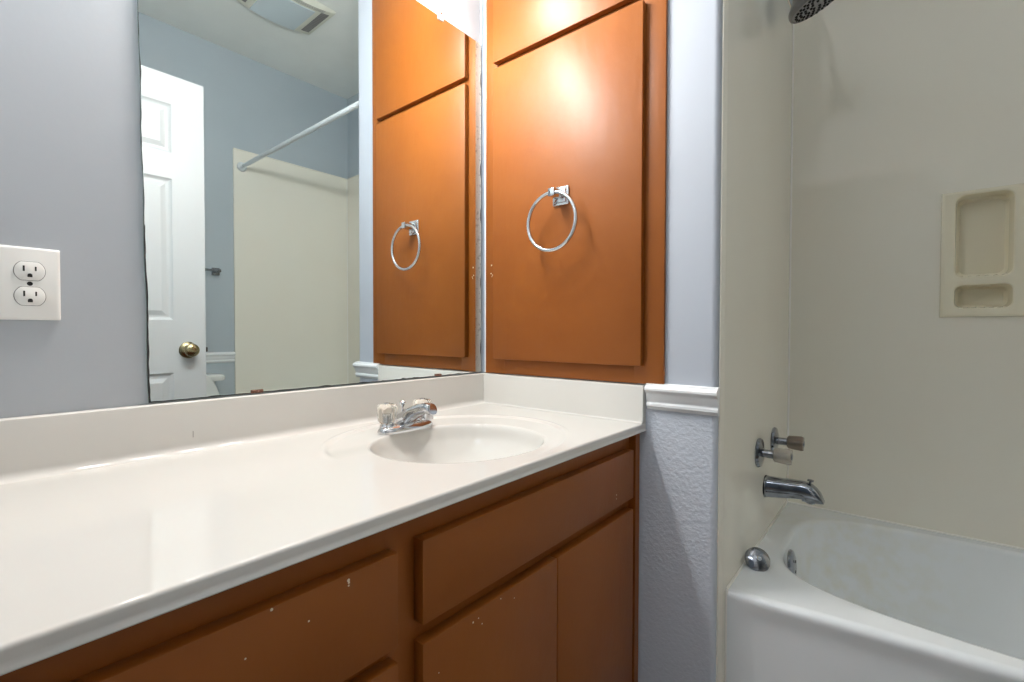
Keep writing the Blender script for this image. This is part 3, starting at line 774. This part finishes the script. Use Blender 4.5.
# ------------------------------------------------------------------ shower curtain rod
ROY, ROZ = 1.2225, FL+1.251
rod = thing('shower_curtain_rod', (XW, ROY, ROZ), 'white shower curtain rod across the tub, seen in the mirror', 'curtain rod')
rm = mat('white_rod_enamel', (.72, .76, .78), .3)
MB().tube([(X2+.001, ROY, ROZ), (XW-.001, ROY, ROZ)], .0125, 20).build('rod_tube', rm, rod)
for x_, s_ in ((X2, 1), (XW, -1)):
    MB().lathe([(0, .0004), (.028, .0004), (.029, .006), (.025, .016), (.017, .022), (.016, .034), (0, .034)], (x_, ROY, ROZ), (s_, 0, 0), 28).build('flange', rm, rod)

# ------------------------------------------------------------------ towel bar on the opposite wall
tb = thing('towel_bar', (XW+.012, .78, FL+.588), 'chrome towel bar on the opposite wall, reflected beside the door', 'towel bar')
for y_ in (.515, 1.075):
    pp = MB().box(XW+.004, y_-.022, FL+.566, XW+.0118, y_+.022, FL+.610, .003).box(XW-.055, y_-.009, FL+.579, XW+.008, y_+.009, FL+.597, .002).build('bracket', M['oldchrome'], tb, angle=30)
MB().tube([(XW-.046, .505, FL+.588), (XW-.046, 1.085, FL+.588)], .008, 14).build('bar', M['oldchrome'], tb)

# ------------------------------------------------------------------ toilet against the opposite wall
TY = .823; TW = XW+.012
to = thing('toilet', (TW-.35, TY, 0), 'white toilet with raised seat, reflected low beside the door', 'toilet')
def rr_xy(x0, x1, y0, y1, r, z, n=5):
    pts = []
    for cx, cy, a0 in ((x1-r, y1-r, 0), (x0+r, y1-r, PI/2), (x0+r, y0+r, PI), (x1-r, y0+r, 1.5*PI)):
        for i in range(n+1):
            a = a0+PI/2*i/n; pts.append((cx+r*math.cos(a), cy+r*math.sin(a), z))
    return pts
ZL = FL-.020
MB().grid([rr_xy(TW-.175, TW-.015, TY-.17, TY+.17, .035, .40), rr_xy(TW-.19, TW-.010, TY-.185, TY+.185, .035, .50), rr_xy(TW-.195, TW-.010, TY-.190, TY+.190, .035, ZL-.036)], close_v=True, cap0=True, cap1=True).build('tank', M['porcelain'], to)
MB().grid([rr_xy(TW-.205, TW-.004, TY-.232, TY+.232, .035, ZL-.034), rr_xy(TW-.208, TW-.003, TY-.236, TY+.236, .035, ZL-.028), rr_xy(TW-.208, TW-.003, TY-.236, TY+.236, .035, ZL-.008), rr_xy(TW-.200, TW-.008, TY-.228, TY+.228, .035, ZL), rr_xy(TW-.16, TW-.05, TY-.17, TY+.17, .02, ZL+.003)], close_v=True, cap0=True, cap1=True).build('tank_lid', M['porcelain'], to)
MB().lathe([(0, 0), (.012, 0), (.012, .008), (0, .010)], (TW-.196, TY+.165, ZL-.075), (-1, 0, 0), 14).tube([(TW-.208, TY+.165, ZL-.075), (TW-.213, TY+.12, ZL-.082), (TW-.211, TY+.095, ZL-.086)], .006, 10).build('flush_lever', M['oldchrome'], to)
def egg(cx, hw, hl, z, n=40, rot=None):
    pts = []
    for i in range(n):
        a = 2*PI*i/n; u_ = -math.cos(a)*hl; v_ = math.sin(a)*hw*(1-.12*-math.cos(a)*-1)
        pts.append((cx+u_, TY+v_, z))
    return pts
rows = []
for z, hw, hl, dx in ((0, .115, .22, .05), (.03, .11, .215, .05), (.10, .095, .18, .04), (.20, .105, .18, .02), (.30, .15, .215, 0), (.37, .178, .235, -.01), (.395, .185, .24, -.01),
                      (.398, .17, .225, -.01), (.385, .14, .19, -.01), (.32, .12, .16, -.01), (.24, .07, .09, .01), (.22, .02, .03, .02)):
    rows.append(egg(TW-.44+dx, hw, hl, z))
MB().grid(rows, close_v=True, cap0=True, cap1=True).box(TW-.23, TY-.10, .30, TW-.03, TY+.10, .40, .02).build('bowl', M['porcelain'], to)
# seat ring and lid, both raised and leaning on the tank
def raised(xh, thick, hw, hh, hole, name, lean):
    z0 = .415; mb = MB()
    def pt(a, s_, x):
        u_ = -math.cos(a); zz = z0+hh+u_*hh*s_ if s_ < 1 else z0+hh+u_*hh
        return (x+lean*(zz-z0), TY+hw*s_*math.copysign(abs(math.sin(a))**.85, math.sin(a)), zz)
    A = [2*PI*i/56 for i in range(56)]
    if hole:
        rows = [[pt(a, 1, xh) for a in A], [pt(a, 1, xh-thick) for a in A], [pt(a, .66, xh-thick) for a in A], [pt(a, .66, xh) for a in A]]
        mb.grid(rows, close_v=True, close_u=True)
    else:
        rows = [[pt(a, .99, xh) for a in A], [pt(a, 1, xh-thick*.5) for a in A], [pt(a, .97, xh-thick) for a in A]]
        mb.grid(rows, close_v=True, cap0=True, cap1=True)
    return mb.build(name, M['porcelain'], to, angle=40)
raised(TW-.236, .014, .188, .205, False, 'toilet_lid', .06)
raised(TW-.260, .016, .184, .199, True, 'toilet_seat', .06)
MB().tube([(TW-.235, TY-.08, .408), (TW-.235, TY+.08, .408)], .009, 10).build('seat_hinge', M['porcelain'], to)

# ------------------------------------------------------------------ ceiling vent fan with lens, seen in the mirror
vx0, vx1, vy0, vy1 = 1.337, 1.631, .957, 1.391
vf = thing('ceiling_vent_fan', ((vx0+vx1)/2, (vy0+vy1)/2, H), 'yellowed bathroom vent fan with frosted lens on the ceiling', 'vent fan')
def sag(y): t = (y-vy0)/(vy1-vy0); return .012+.026*math.sin(PI*t)
YS = [vy0+(vy1-vy0)*i/40 for i in range(41)]
rows = []
for y in YS:
    s_ = sag(y); rows.append([(vx0, y, H-.0005), (vx0+.002, y, H-s_*.7), (vx0+.008, y, H-s_), (vx1-.008, y, H-s_), (vx1-.002, y, H-s_*.7), (vx1, y, H-.0005)])
MB().grid(rows, cap0=True, cap1=True).build('cover', M['ventw'], vf, angle=40)
def curved(y0, y1, x0, x1, off, name, mt, par, n=16):
    rows = []
    for i in range(n+1):
        y = y0+(y1-y0)*i/n; z = H-sag(y)
        rows.append([(x0, y, z+.001), (x0, y, z-off), (x1, y, z-off), (x1, y, z+.001)])
    return MB().grid(rows, cap0=True, cap1=True).build(name, mt, par, smooth=False)
curved(1.065, 1.299, vx0+.045, vx1-.012, .004, 'lens', M['lens'], vf)
for ya, yb in ((.978, 1.000), (1.013, 1.035), (1.329, 1.373)):
    gr = curved(ya, yb, vx0+.035, vx1-.035, .0012, 'grille', M['ventdark'], vf, 6)
    for k in range(14):
        x_ = vx0+.042+.0155*k
        if yb > 1.3: curved(ya+.001, yb-.001, x_, x_+.002, .0022, 'grille_bar', mat('grille_bar_grey', (.30, .28, .26), .6) if k == 0 else bpy.data.materials['grille_bar_grey'], gr, 4)
for k in range(3): curved(1.06, 1.338, vx0+.010+.009*k, vx0+.0125+.009*k, .0008, 'side_slot', M['ventdark'], vf, 12)

# ------------------------------------------------------------------ added fill lamp in the hall, unseen behind the camera
hl = thing('hall_fill_lamp', (.95, -.95, H), 'added round fill lamp in the hall, unseen behind the camera', 'lamp')
MB().lathe([(0, 0), (.15, 0), (.15, .015), (0, .015)], (.95, -.95, H-.0002), (0, 0, -1), 32).build('fill_lamp_base', M['white'], hl)
MB().lathe([(.14, .015), (.13, .04), (.09, .06), (.001, .07)], (.95, -.95, H), (0, 0, -1), 32).build('fill_lamp_glass', M['fillglow'], hl)
